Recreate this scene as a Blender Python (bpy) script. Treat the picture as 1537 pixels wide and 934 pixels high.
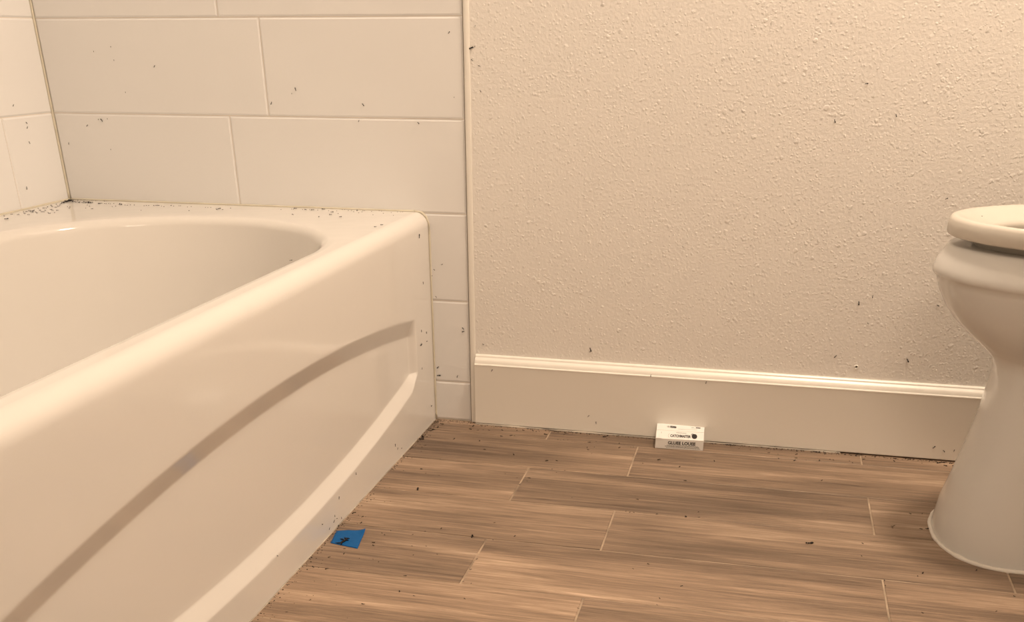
import bpy, bmesh, math, random
from mathutils import Vector, Matrix, noise
random.seed(7)
for o in list(bpy.data.objects): bpy.data.objects.remove(o)
S = bpy.context.scene
COL = S.collection
PI = math.pi

# ------------------------------------------------------------------ camera
W, H = 1537.0, 934.0
FPX, CX, CY = 1515.6, 768.5, 880.4            # pinhole: focal length and principal point in pixels
CAM = Vector((0.5582, -1.9661, 0.7147)); YAW, PITCH, ROLL = -0.2346, 0.4989, 0.0014
fw = Vector((math.sin(YAW)*math.cos(PITCH), math.cos(YAW)*math.cos(PITCH), -math.sin(PITCH)))
rt = Vector((math.cos(YAW), -math.sin(YAW), 0)); dn = fw.cross(rt)
r2 = math.cos(ROLL)*rt + math.sin(ROLL)*dn; d2 = -math.sin(ROLL)*rt + math.cos(ROLL)*dn
cd = bpy.data.cameras.new('camera'); co = bpy.data.objects.new('camera', cd); COL.objects.link(co)
M = Matrix((r2, -d2, -fw)).transposed().to_4x4(); M.translation = CAM
co.matrix_world = M
cd.sensor_fit = 'HORIZONTAL'; cd.sensor_width = 36.0; cd.lens = FPX/W*36.0
cd.shift_x = (W/2-CX)/W; cd.shift_y = (CY-H/2)/W
cd.clip_start = 0.02
S.camera = co

# ------------------------------------------------------------------ world, lamps, exposure
S.view_settings.view_transform = 'Standard'; S.view_settings.look = 'None'
S.view_settings.gamma = 1.0; S.view_settings.use_curve_mapping = False
S.view_settings.exposure = 0.345
wd = bpy.data.worlds.new('world'); S.world = wd; wd.use_nodes = True
wd.node_tree.nodes['Background'].inputs[0].default_value = (1.0, 0.85, 0.7, 1)
wd.node_tree.nodes['Background'].inputs[1].default_value = 0.02
WARM = (1.0, 0.79, 0.60)
LAMP = Vector((0.86, -0.31, 2.40))            # ceiling lamp
FILL = Vector((0.75, -2.50, 1.95))             # unseen fill lamp, added on the wall behind the camera
LAMP_W, FILL_W = 25.0, 7.0
def area(name, loc, rot, shape, size, watt, size_y=None):
    l = bpy.data.lights.new(name, 'AREA'); l.shape = shape; l.size = size
    if size_y: l.size_y = size_y
    l.energy = watt; l.color = WARM
    o = bpy.data.objects.new(name, l); o.location = loc; o.rotation_euler = rot; COL.objects.link(o); return o
area('ceiling_lamp_light', LAMP-Vector((0, 0, 0.115)), (0, 0, 0), 'DISK', 0.28, LAMP_W)
area('fill_lamp_light', FILL+Vector((0, 0.165, 0)), (math.radians(90), 0, 0), 'RECTANGLE', 0.62, FILL_W, 0.13)

# ------------------------------------------------------------------ helpers
def obj(name, bm, mat, parent=None, smooth=False, angle=None):
    me = bpy.data.meshes.new(name)
    bm.normal_update(); bm.to_mesh(me); bm.free()
    if mat: me.materials.append(mat)
    if smooth:
        for p in me.polygons: p.use_smooth = True
        if angle is not None: me.set_sharp_from_angle(angle=math.radians(angle))
    o = bpy.data.objects.new(name, me); COL.objects.link(o)
    if parent:
        o.parent = parent
        o.location = -parent.location if parent.type == 'EMPTY' else (0, 0, 0)
    return o
def tag(o, label=None, cat=None, group=None, kind=None):
    if label: o['label'] = label
    if cat: o['category'] = cat
    if group: o['group'] = group
    if kind: o['kind'] = kind
    return o
def struct(name, bm, mat, label=None, **k):
    o = obj(name, bm, mat, **k); o['kind'] = 'structure'
    tag(o, label, name.split('_')[0]); return o
def empty(name, loc, label, cat):
    o = bpy.data.objects.new(name, None); COL.objects.link(o); o.location = loc
    o.empty_display_size = 0.05
    return tag(o, label, cat)
def box(bm, x0, x1, y0, y1, z0, z1):
    v = [bm.verts.new((x, y, z)) for z in (z0, z1) for y in (y0, y1) for x in (x0, x1)]
    for f in ((0, 2, 3, 1), (4, 5, 7, 6), (0, 1, 5, 4), (1, 3, 7, 5), (3, 2, 6, 7), (2, 0, 4, 6)):
        bm.faces.new([v[i] for i in f])
    return v
def rbox(bm, x0, x1, y0, y1, z0, z1, r, seg=3):
    t = bmesh.new(); box(t, x0, x1, y0, y1, z0, z1)
    bmesh.ops.bevel(t, geom=t.edges[:], offset=r, segments=seg, profile=0.5, affect='EDGES')
    me = bpy.data.meshes.new('tmp'); t.to_mesh(me); t.free(); bm.from_mesh(me); bpy.data.meshes.remove(me)
def slab(u, v, t, c, cz=None):
    cz = c if cz is None else cz
    """chamfered piece: face u x v, thickness t, chamfer c; lies in local xy with its face at z=t; origin at a corner"""
    bm = bmesh.new()
    lo = [bm.verts.new(p) for p in ((0, 0, 0), (u, 0, 0), (u, v, 0), (0, v, 0))]
    mi = [bm.verts.new(p) for p in ((0, 0, t-cz), (u, 0, t-cz), (u, v, t-cz), (0, v, t-cz))]
    hi = [bm.verts.new(p) for p in ((c, c, t), (u-c, c, t), (u-c, v-c, t), (c, v-c, t))]
    bm.faces.new(hi); bm.faces.new(lo[::-1])
    for a, b in ((lo, mi), (mi, hi)):
        for i in range(4):
            j = (i+1) % 4; bm.faces.new((a[i], a[j], b[j], b[i]))
    return bm
def skin(bm, loops, closed=True):
    """quads between successive loops of verts"""
    for a, b in zip(loops, loops[1:]):
        n = len(a)
        for i in range(n if closed else n-1):
            j = (i+1) % n
            bm.faces.new((a[i], a[j], b[j], b[i]))
def tube(bm, pts, r, n=6, cap=True):
    loops = []
    for i, p in enumerate(pts):
        p = Vector(p); a = Vector(pts[max(0, i-1)]); b = Vector(pts[min(len(pts)-1, i+1)])
        t = (b-a).normalized(); s = t.cross(Vector((0, 0, 1)))
        if s.length < 1e-4: s = t.cross(Vector((0, 1, 0)))
        s.normalize(); q = s.cross(t)
        rr = r[i] if isinstance(r, (list, tuple)) else r
        loops.append([bm.verts.new(p+s*rr*math.cos(2*PI*k/n)+q*rr*math.sin(2*PI*k/n)) for k in range(n)])
    skin(bm, loops)
    if cap: bm.faces.new(loops[0][::-1]); bm.faces.new(loops[-1])
def sm(a, b, x):
    t = min(1, max(0, (x-a)/(b-a))); return t*t*(3-2*t)

# ------------------------------------------------------------------ materials
def new_mat(name):
    m = bpy.data.materials.new(name); m.use_nodes = True
    return m, m.node_tree.nodes, m.node_tree.links, m.node_tree.nodes['Principled BSDF']
def plain(name, col, rough=0.5, spec=0.5, coat=0.0, metal=0.0):
    m, n, l, b = new_mat(name)
    b.inputs['Base Color'].default_value = (*col, 1); b.inputs['Roughness'].default_value = rough
    b.inputs['Specular IOR Level'].default_value = spec; b.inputs['Coat Weight'].default_value = coat
    b.inputs['Coat Roughness'].default_value = 0.04; b.inputs['Metallic'].default_value = metal
    return m
def texnoise(n, l, vec, scale, detail=3, rough=0.5, dist=0.0):
    t = n.new('ShaderNodeTexNoise'); t.inputs['Scale'].default_value = scale; t.inputs['Detail'].default_value = detail
    t.inputs['Roughness'].default_value = rough; t.inputs['Distortion'].default_value = dist
    if vec is not None: l.new(vec, t.inputs['Vector'])
    return t.outputs[0]
def ramp(n, l, src, stops):
    r = n.new('ShaderNodeValToRGB'); e = r.color_ramp.elements
    while len(e) < len(stops): e.new(0.5)
    for i, (p, c) in enumerate(stops):
        e[i].position = p; e[i].color = (c, c, c, 1) if isinstance(c, (int, float)) else (*c, 1)
    l.new(src, r.inputs[0]); return r.outputs[0]
def math_(n, l, op, a, b):
    m = n.new('ShaderNodeMath'); m.operation = op
    for i, x in enumerate((a, b)):
        if isinstance(x, (int, float)): m.inputs[i].default_value = x
        else: l.new(x, m.inputs[i])
    return m.outputs[0]
def mix(n, l, f, a, b, mode='MIX'):
    m = n.new('ShaderNodeMix'); m.data_type = 'RGBA'; m.blend_type = mode
    for s, x in ((0, f), (6, a), (7, b)):
        if isinstance(x, (int, float)): m.inputs[s].default_value = x
        elif isinstance(x, tuple): m.inputs[s].default_value = (*x, 1)
        else: l.new(x, m.inputs[s])
    return m.outputs[2]
def bump(n, l, b, h, dist, strength=1.0):
    u = n.new('ShaderNodeBump'); u.inputs['Distance'].default_value = dist; u.inputs['Strength'].default_value = strength
    l.new(h, u.inputs['Height']); l.new(u.outputs[0], b.inputs['Normal'])
def coords(n, which='Object'):
    return n.new('ShaderNodeTexCoord').outputs[which]

def mat_enamel(name, col, rough):
    m, n, l, b = new_mat(name); c = coords(n)
    b.inputs['Base Color'].default_value = (*col, 1)
    b.inputs['Roughness'].default_value = rough; b.inputs['Specular IOR Level'].default_value = 0.42
    bump(n, l, b, texnoise(n, l, c, 9.0, 2), 0.0012, 0.6)
    return m
def mat_drywall():
    m, n, l, b = new_mat('drywall_orange_peel'); c = coords(n)
    cl = texnoise(n, l, c, 9.0, 2)                                           # where the splats gather
    wv = n.new('ShaderNodeVectorMath'); wv.operation = 'ADD'; l.new(c, wv.inputs[0])
    ws = n.new('ShaderNodeTexNoise'); ws.inputs['Scale'].default_value = 130.0; l.new(c, ws.inputs['Vector'])
    wk = n.new('ShaderNodeVectorMath'); wk.operation = 'SCALE'; wk.inputs['Scale'].default_value = 0.006; l.new(ws.outputs['Color'], wk.inputs[0])
    l.new(wk.outputs[0], wv.inputs[1])
    def blobs(scale, r0, r1, dens):
        v = n.new('ShaderNodeTexVoronoi'); v.inputs['Scale'].default_value = scale; l.new(wv.outputs[0], v.inputs['Vector'])
        sp = n.new('ShaderNodeSeparateColor'); l.new(v.outputs['Color'], sp.inputs[0])
        rad = math_(n, l, 'MULTIPLY', sp.outputs[0], r0)                      # each drop its own size
        d = math_(n, l, 'SUBTRACT', rad, v.outputs['Distance'])
        hh = ramp(n, l, math_(n, l, 'ADD', d, 0.5), [(0.5, 0.0), (0.5+r1, 1.0)])
        on = math_(n, l, 'GREATER_THAN', math_(n, l, 'ADD', math_(n, l, 'MULTIPLY', sp.outputs[1], 0.6), math_(n, l, 'MULTIPLY', cl, 0.8)), dens)
        on = math_(n, l, 'MULTIPLY', on, 0.85)
        return math_(n, l, 'MULTIPLY', hh, on)
    h = math_(n, l, 'ADD', math_(n, l, 'MULTIPLY', blobs(95.0, 0.52, 0.20, 0.74), 1.0), math_(n, l, 'MULTIPLY', blobs(190.0, 0.6, 0.3, 0.62), 0.55))
    h = math_(n, l, 'ADD', h, math_(n, l, 'MULTIPLY', texnoise(n, l, c, 190.0, 3), 0.95))
    bump(n, l, b, h, 0.0011, 0.85)
    b.inputs['Base Color'].default_value = (0.84, 0.81, 0.77, 1); b.inputs['Roughness'].default_value = 0.5
    b.inputs['Specular IOR Level'].default_value = 0.35
    return m
def mat_tile():
    m, n, l, b = new_mat('glazed_tile'); c = coords(n)
    oi = n.new('ShaderNodeObjectInfo')
    v = n.new('ShaderNodeVectorMath'); v.operation = 'ADD'; l.new(c, v.inputs[0])
    k = n.new('ShaderNodeVectorMath'); k.operation = 'SCALE'; k.inputs[0].default_value = (17, 31, 5); l.new(oi.outputs['Random'], k.inputs['Scale'])
    l.new(k.outputs[0], v.inputs[1])
    h = texnoise(n, l, v.outputs[0], 7.0, 2)
    bump(n, l, b, h, 0.004, 0.55)
    b.inputs['Base Color'].default_value = (0.83, 0.825, 0.82, 1); b.inputs['Roughness'].default_value = 0.16
    b.inputs['Specular IOR Level'].default_value = 0.45
    return m
def mat_wood():
    m, n, l, b = new_mat('wood_look_plank'); c = coords(n)
    oi = n.new('ShaderNodeObjectInfo'); R = oi.outputs['Random']
    k = n.new('ShaderNodeVectorMath'); k.operation = 'SCALE'; k.inputs[0].default_value = (41, 23, 13); l.new(R, k.inputs['Scale'])
    a = n.new('ShaderNodeVectorMath'); a.operation = 'ADD'; l.new(c, a.inputs[0]); l.new(k.outputs[0], a.inputs[1])
    def st(sx, sy):
        s = n.new('ShaderNodeVectorMath'); s.operation = 'MULTIPLY'; s.inputs[1].default_value = (sx, sy, 1); l.new(a.outputs[0], s.inputs[0]); return s.outputs[0]
    broad = texnoise(n, l, st(1.0, 9.0), 1.7, 2, 0.5, 0.5)                 # wide tone bands
    grain = texnoise(n, l, st(1.0, 26.0), 5.0, 6, 0.68, 0.9)                # streaks
    fine = texnoise(n, l, st(1.0, 52.0), 17.0, 5, 0.72)                      # thin pores
    t = math_(n, l, 'ADD', math_(n, l, 'MULTIPLY', broad, 0.52), math_(n, l, 'MULTIPLY', grain, 0.48))
    col = ramp(n, l, t, [(0.35, (0.120, 0.080, 0.054)), (0.45, (0.215, 0.150, 0.104)), (0.53, (0.305, 0.213, 0.148)), (0.60, (0.41, 0.295, 0.208)), (0.68, (0.58, 0.435, 0.32))])
    pore = ramp(n, l, fine, [(0.32, 0.64), (0.47, 0.98), (0.68, 1.24)])
    col = mix(n, l, 1.0, col, pore, 'MULTIPLY')
    tone = ramp(n, l, R, [(0.0, 0.80), (0.5, 0.97), (1.0, 1.12)])
    col = mix(n, l, 1.0, col, tone, 'MULTIPLY')
    l.new(col, b.inputs['Base Color'])
    b.inputs['Roughness'].default_value = 0.42; b.inputs['Specular IOR Level'].default_value = 0.4
    bump(n, l, b, math_(n, l, 'ADD', grain, math_(n, l, 'MULTIPLY', fine, 0.6)), 0.0010, 0.5)
    return m
def mat_grout(name, col, amp=0.25):
    m, n, l, b = new_mat(name); c = coords(n)
    f = texnoise(n, l, c, 14.0, 4, 0.6)
    l.new(mix(n, l, ramp(n, l, f, [(0.35, 0.0), (0.65, 1.0)]), tuple(x*(1-amp) for x in col), col), b.inputs['Base Color'])
    b.inputs['Roughness'].default_value = 0.85
    bump(n, l, b, texnoise(n, l, c, 400.0, 3), 0.0006, 0.5)
    return m
TUB = mat_enamel('tub_enamel', (0.77, 0.745, 0.71), 0.08)
CHINA = mat_enamel('vitreous_china', (0.68, 0.67, 0.645), 0.12)
SEATM = plain('seat_plastic', (0.62, 0.585, 0.525), 0.25)
DRY = mat_drywall(); TILE = mat_tile(); WOOD = mat_wood()
TGROUT = mat_grout('tile_grout', (0.80, 0.74, 0.66), 0.06)
FGROUT = mat_grout('floor_grout', (0.50, 0.39, 0.285), 0.50)
PAINT = plain('trim_paint', (0.89, 0.86, 0.80), 0.32)
TRIMW = plain('edge_trim_white', (0.85, 0.82, 0.76), 0.3)
CAULK = mat_grout('caulk', (0.72, 0.67, 0.55), 0.12)
CAULKW = mat_grout('white_caulk', (0.80, 0.76, 0.70), 0.12)
CAULKG = mat_grout('dirty_caulk', (0.58, 0.52, 0.44), 0.55)
SEAM = plain('gap_shade', (0.20, 0.155, 0.11), 0.8)  # shade of the open gap by the edge strip, put into the colour
DIRT = plain('dirt', (0.030, 0.020, 0.015), 0.8)
BUG = plain('bug_shell', (0.010, 0.007, 0.006), 0.5, 0.2)
CEILP = plain('ceiling_paint', (0.80, 0.78, 0.74), 0.7)
CARD = plain('carton_white', (0.86, 0.85, 0.83), 0.55)
INK = plain('black_ink', (0.012, 0.012, 0.013), 0.5)
INKG = plain('grey_ink', (0.16, 0.15, 0.14), 0.6)
CHROME = plain('chrome', (0.75, 0.75, 0.76), 0.12, metal=1.0)
WATER = plain('bowl_water', (0.30, 0.29, 0.27), 0.03)
def mat_tape():
    m, n, l, b = new_mat('blue_tape'); c = coords(n)
    s = n.new('ShaderNodeVectorMath'); s.operation = 'MULTIPLY'; s.inputs[1].default_value = (1, 6, 1); l.new(c, s.inputs[0])
    f = texnoise(n, l, s.outputs[0], 160.0, 3)
    l.new(mix(n, l, f, (0.0008, 0.070, 0.25), (0.002, 0.122, 0.37)), b.inputs['Base Color'])
    b.inputs['Roughness'].default_value = 0.55; b.inputs['Specular IOR Level'].default_value = 0.2; bump(n, l, b, f, 0.0008, 0.6); return m
TAPE = mat_tape()
m_, n_, l_, b_ = new_mat('lamp_glass'); b_.inputs['Base Color'].default_value = (0.9, 0.88, 0.82, 1)
b_.inputs['Emission Color'].default_value = (*WARM, 1); b_.inputs['Emission Strength'].default_value = 3.0
LGLASS = m_

# ------------------------------------------------------------------ room shell
XL, XR, YF, ZC = -0.862, 1.58, -2.62, 2.40
TX = 0.0125                                    # tile field ends at x=0, trim strip to TX
bm = bmesh.new(); box(bm, TX-0.002, XR+0.1, 0, 0.1, -0.05, ZC)
wall_back = struct('wall_back', bm, DRY, 'cream wall with a bumpy orange-peel texture above the white baseboard')
bm = bmesh.new(); box(bm, XL-0.1, TX-0.003, 0.0018, 0.1, -0.05, ZC)
wall_tub = struct('wall_tub_end', bm, TGROUT, 'grouted wall of large white glazed tiles behind the end of the bathtub')
bm = bmesh.new(); box(bm, XL-0.1, XL-0.0018, -1.6, 0.0018, -0.05, ZC)
wall_left = struct('wall_left', bm, TGROUT, 'white tiled wall along the far side of the bathtub')
bm = bmesh.new(); box(bm, XR, XR+0.1, YF, 0, -0.05, ZC)
struct('wall_right', bm, DRY, 'cream textured wall behind the toilet tank')
bm = bmesh.new(); box(bm, XL-0.1, XR+0.1, YF-0.1, YF, -0.05, ZC)
struct('wall_front', bm, DRY, 'cream textured wall behind the viewpoint')
bm = bmesh.new(); box(bm, XL-0.1, 0.0, -1.61, -1.51, -0.05, ZC)
struct('wall_alcove', bm, DRY, 'short wall closing the near end of the bathtub alcove')
bm = bmesh.new(); box(bm, XL-0.1, XR+0.1, YF-0.1, 0.1, ZC, ZC+0.05)
struct('ceiling', bm, CEILP, 'plain white ceiling')

# floor: grout bed + planks (rows along x)
bm = bmesh.new(); box(bm, XL-0.1, XR+0.1, YF-0.1, 0.1, -0.05, -0.0010)
floor = struct('floor', bm, FGROUT, 'floor of brown wood-look plank tiles with tan joints')
PW, PL, Y1, GAP = 0.1577, 0.612, -0.2267, 0.0029
cache = {}
def plank(x0, x1, y0, y1):
    key = (round(x1-x0, 4), round(y1-y0, 4))
    if key not in cache:
        b = slab(x1-x0-GAP, y1-y0-GAP, 0.008, 0.0008); me = bpy.data.meshes.new('plank'); b.normal_update(); b.to_mesh(me); b.free()
        me.materials.append(WOOD); cache[key] = me
    o = bpy.data.objects.new('plank', cache[key]); COL.objects.link(o); o.parent = floor
    o.location = (x0+GAP/2, y0+GAP/2, -0.008)
row = 0
while Y1+PW*(2-row) > YF:
    yt = Y1+PW*(2-row); yb = yt-PW             # row 1 spans Y1..Y1+PW
    x = (0.362 if row % 2 else 0.176)-3*PL
    while x < XR:
        x0, x1 = max(x, -0.30), min(x+PL, XR)
        if x1-x0 > 0.02: plank(x0, x1, max(yb, YF), min(yt, 0.0))
        x += PL
    row += 1

# wall tiles
TH, Z0 = 0.1661, 0.0822; G = 0.0013
def tile_piece(w, h, M_, parent):
    key = ('t', round(w, 4), round(h, 4))
    if key not in cache:
        b = slab(w-G, h-G, 0.006, 0.0032, 0.0017); me = bpy.data.meshes.new('tile'); b.normal_update(); b.to_mesh(me); b.free()
        me.materials.append(TILE); cache[key] = me
    o = bpy.data.objects.new('tile', cache[key]); COL.objects.link(o); o.parent = parent; o.matrix_local = M_
rows = [(-0.0, Z0)]+[(Z0+k*TH, Z0+(k+1)*TH) for k in range(14)]
# joints of the end wall, by row from the floor
ej = [[-0.473], [-0.39], [-0.473], [-0.473], [-0.39], [-0.4715]]
for k, (za, zb) in enumerate(rows):
    zb = min(zb, ZC)
    if zb-za < 0.01: continue
    js = [XL+0.002]+ej[k if k < 6 else (4 if k % 2 == 0 else 5)]+[0.0]
    for a, b in zip(js, js[1:]):
        tl = random.uniform(-0.0009, 0.0009)
        m = Matrix.Translation((a+G/2, 0.006, za+G/2)) @ Matrix.Rotation(PI/2, 4, 'X') @ Matrix.Rotation(tl, 4, 'X')
        tile_piece(b-a, zb-za, m, wall_tub)
    if zb < 0.40: continue
    y = [-0.235, -0.1525][k % 2] if k != 3 else -0.1525
    ys = [0.0, y, y-0.49, y-0.98, -1.51]
    for a, b in zip(ys[1:], ys):
        if b-a < 0.01: continue
        tl = random.uniform(-0.0012, 0.0012)
        # local x -> +y, local y -> +z, local z -> +x
        R3 = Matrix(((0, 0, 1, 0), (1, 0, 0, 0), (0, 1, 0, 0), (0, 0, 0, 1)))
        m = Matrix.Translation((XL-0.006, a+G/2, za+G/2)) @ R3 @ Matrix.Rotation(tl, 4, 'X')
        tile_piece(b-a, zb-za, m, wall_left)

# tile edge trim strip
bm = bmesh.new()
prof = [(0.0016, 0.004), (0.0016, -0.0022), (0.0026, -0.0034), (0.006, -0.0040), (0.0100, -0.0036), (0.0122, -0.0024), (0.0128, 0.004)]
lp = [[bm.verts.new((x, y, z)) for z in (0.0, ZC)] for x, y in prof]
for a, b in zip(lp, lp[1:]): bm.faces.new((a[0], b[0], b[1], a[1]))
struct('trim_1', bm, TRIMW, 'narrow white edge strip between the tiles and the textured wall', smooth=True, angle=50)
# baseboard
def baseboard(name, lab, M_, length):
    bm = bmesh.new()
    p = [(0, 0.1450), (-0.0035, 0.1447), (-0.0055, 0.1430), (-0.0062, 0.1405), (-0.0078, 0.1388), (-0.0100, 0.1375), (-0.0118, 0.1350),
         (-0.0130, 0.1318), (-0.0137, 0.1290), (-0.0155, 0.1280), (-0.0160, 0.1266), (-0.0152, 0.1252), (-0.0150, 0.1240), (-0.0150, 0.004), (-0.0140, 0.0025), (0, 0.0025)]
    n = 24
    lp = []
    for d, z in p:
        lp.append([bm.verts.new(M_ @ Vector((length*i/n, d+0.0005*noise.noise((i*0.7, z*20, 3)) if d < -0.001 else d, z))) for i in range(n+1)])
    for a, b in zip(lp, lp[1:]):
        for i in range(n): bm.faces.new((a[i], b[i], b[i+1], a[i+1]))
    bm.faces.new([l[0] for l in lp][::-1]) ; bm.faces.new([l[-1] for l in lp])
    return struct(name, bm, PAINT, lab, smooth=True, angle=25)
baseboard('baseboard_back', 'tall white baseboard with a moulded top edge below the textured wall', Matrix.Translation((TX+0.0012, 0, 0)), XR-TX-0.0012)
baseboard('baseboard_right', 'white baseboard on the wall behind the toilet tank', Matrix.Translation((XR, -0.016, 0)) @ Matrix.Rotation(-PI/2, 4, 'Z'), 2.55)

# caulk beads
def bead(name, pts, r, mat, lab, jit=0.25):
    bm = bmesh.new(); P = []
    for (a, b) in zip(pts, pts[1:]):
        a, b = Vector(a), Vector(b); n = max(2, int((b-a).length/0.012))
        P += [a.lerp(b, i/n) for i in range(n)]
    P.append(Vector(pts[-1]))
    tube(bm, P, [r*(1+jit*noise.noise(p*37)) for p in P], 6)
    return struct(name, bm, mat, lab, smooth=True)
bead('trim_2', [(-0.105, -0.0012, 0.4172), (-0.858, -0.0012, 0.4172)], 0.0021, CAULK, 'yellowed caulk line where the tub meets the end wall tiles')
bead('trim_3', [(XL+0.001, -0.002, 0.4172), (XL+0.001, -1.49, 0.4172)], 0.0021, CAULK, 'yellowed caulk line where the tub meets the long tiled wall')
bead('trim_4', [(-0.0765, -0.0005, 0.002), (-0.0765, -0.0005, 0.395), (-0.082, -0.0008, 0.408), (-0.0905, -0.0008, 0.4155), (-0.105, -0.001, 0.4172)], 0.0022, CAULK, 'upright caulk line between the tub corner and the narrow tile column')
bead('trim_8', [(0.0003, 0.0012, 0.0), (0.0003, 0.0012, 2.39)], 0.0008, SEAM, 'dark strip for the shaded gap between the tiles and their white edge strip')  # not caulk: dark bead painting the shade in the narrow gap
bead('trim_5', [(XL+0.0005, -0.0005, 0.418), (XL+0.0008, -0.0008, 2.39)], 0.0026, CAULK, 'upright caulk line in the tiled corner')
bead('trim_6', [(0.014, -0.0165, 0.0008), (0.20, -0.0165, 0.0008), (0.36, -0.0160, 0.0006), (0.75, -0.0155, 0.0002)], 0.0019, CAULKG, 'thin pale caulk line on the floor by the baseboard', 0.5)
bead('trim_7', [(-0.0768, -0.002, -0.0004), (-0.0772, -1.49, -0.0004)], 0.0012, CAULKG, 'pale caulk line between the tub front and the floor', 0.5)

# ------------------------------------------------------------------ bathtub (one continuous mesh)
XA, ZR, YE, YM = -0.078, 0.4165, -1.495, -0.7475
DREC = 0.0135
bm = bmesh.new()
ys = [-0.0015, -0.006, -0.02, -0.05, -0.085, -0.097, -0.1015, -0.1035, -0.1055, -0.108, -0.1105, -0.113, -0.1155, -0.118, -0.120, -0.124, -0.132, -0.142]
y = -0.155
while y > YM: ys.append(y); y -= 0.018
ys = ys+[YM]+[2*YM-v for v in reversed(ys)]
def side(y):
    d = abs(y-YM); return 1-sm(0.6275, 0.6445, d)
cols = []
for y in ys:
    dy2 = min((y-YM)**2, 0.415)
    zto = 0.2895-0.13*dy2; zti = 0.2530-0.13*dy2
    zbo = 0.0515+0.13*dy2+0.022*sm(0.60, 0.645, abs(y-YM)); zbi = 0.0785+0.13*dy2
    s = side(y)*DREC
    pr = [(0.0, 0), (zbo*0.5, 0), (zbo-0.004, 0)]
    band = [(0.0, 0.0), (0.06, 0.02), (0.14, 0.10), (0.5, 0.5), (0.86, 0.90), (0.94, 0.98), (1.0, 1.0)]
    pr += [(zbo+(zbi-zbo)*t, d) for t, d in band]
    pr += [(zbi+(zti-zbi)*t, 1) for t in (0.05, 0.25, 0.5, 0.75, 0.95)]
    pr += [(zti+(zto-zti)*t, 1-d) for t, d in [(1-t_, d_) for t_, d_ in reversed(band)] for t, d in [(t, d)]] if False else \
          [(zti+(zto-zti)*t, 1-d) for t, d in band]
    pr += [(zto+0.004, 0), (zto+(0.38-zto)*0.4, 0), (zto+(0.38-zto)*0.8, 0)]
    c = [(XA-s*d, z) for z, d in pr]
    r = 0.026
    for k in range(0, 11):
        a = PI/2*k/10; c.append((XA-r+r*math.cos(a), ZR-r+r*math.sin(a)))
    c.append((XA-r-0.006, ZR-0.0003))
    cols.append([bm.verts.new((x, y, z)) for x, z in c])
skin(bm, cols, closed=False)
# rim and basin
OW, OL, OCX = 0.297, 0.605, -0.437              # opening half width / half length / centre x
def ring_dirs():
    out = []
    R0 = OL-OW
    ce = YM+R0; ca = math.atan2(0.0-ce, XA-0.026-OCX); cb = PI-math.atan2(0.0-ce, OCX-XL)
    A = sorted(set([PI*k/60 for k in range(61)]+[ca, cb]))
    yn = YN; ys_ = YM+R0
    for a in A: out.append((a, ys_))
    for k in range(1, 30): out.append((PI, ys_+(yn-ys_)*k/30))
    for a in A: out.append((PI+a, yn))
    for k in range(1, 30): out.append((0.0, yn+(ys_-yn)*k/30))
    return out
YN, RN = -1.28, 0.13                            # drain end: squarer than the lounging end
DIRS = ring_dirs()
X0o, X1o, Y0o, Y1o = XL+0.0005, XA-0.026, YE, -0.0015
def inner(off, endoff=None, ey=1.0):
    P = []
    for a, cy in DIRS:
        e = off if endoff is None else endoff
        if math.sin(a) < -1e-6 and cy == YN:
            c_, s_ = math.cos(a), math.sin(a)
            P.append((OCX+(OW+off)*math.copysign(abs(c_)**0.7, c_), cy-max(0.02, RN+off)*abs(s_)**0.7))
        else: P.append((OCX+(OW+off)*math.cos(a), cy+(OW+e)*math.sin(a)))
    return P
def outer():
    P = []
    for a, cy in DIRS:
        c, s = math.cos(a), math.sin(a); ts = []
        if c > 1e-6: ts.append((X1o-OCX)/c)
        if c < -1e-6: ts.append((X0o-OCX)/c)
        if s > 1e-6: ts.append((Y1o-cy)/s)
        if s < -1e-6: ts.append((Y0o-cy)/s)
        t = min(ts); P.append((OCX+t*c, cy+t*s))
    return P
O = outer(); I0 = inner(0.016)
loops = []
for t in (0, 0.25, 0.5, 0.75, 0.92):
    loops.append([(a[0]+(b[0]-a[0])*t, a[1]+(b[1]-a[1])*t, ZR-0.0006*t) for a, b in zip(O, I0)])
for k in range(0, 9):
    a = PI/2*k/8*0.93
    loops.append([(x, y_, ZR-0.001-0.020*(1-math.cos(a))) for x, y_ in inner(0.016-0.020*math.sin(a))])
for off, eo, z in ((-0.008, -0.012, 0.37), (-0.016, -0.024, 0.32), (-0.026, -0.040, 0.25), (-0.037, -0.058, 0.18), (-0.046, -0.074, 0.135), (-0.058, -0.092, 0.108), (-0.078, -0.115, 0.090), (-0.105, -0.140, 0.083), (-0.16, -0.19, 0.080), (-0.24, -0.25, 0.079)):
    loops.append([(x, y_, z) for x, y_ in inner(off, eo)])
VL = [[bm.verts.new(p) for p in l] for l in loops]
for a, b in zip(VL, VL[1:]):
    n = len(a)
    for i in range(n):
        j = (i+1) % n; bm.faces.new((a[j], a[i], b[i], b[j]))
bm.faces.new(VL[-1])
# closing sides against the walls
bmesh.ops.recalc_face_normals(bm, faces=bm.faces[:])
tub = obj('bathtub', bm, TUB, smooth=True, angle=60)
tag(tub, 'white glossy alcove bathtub with a recessed arched panel on its front', 'bathtub')

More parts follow.
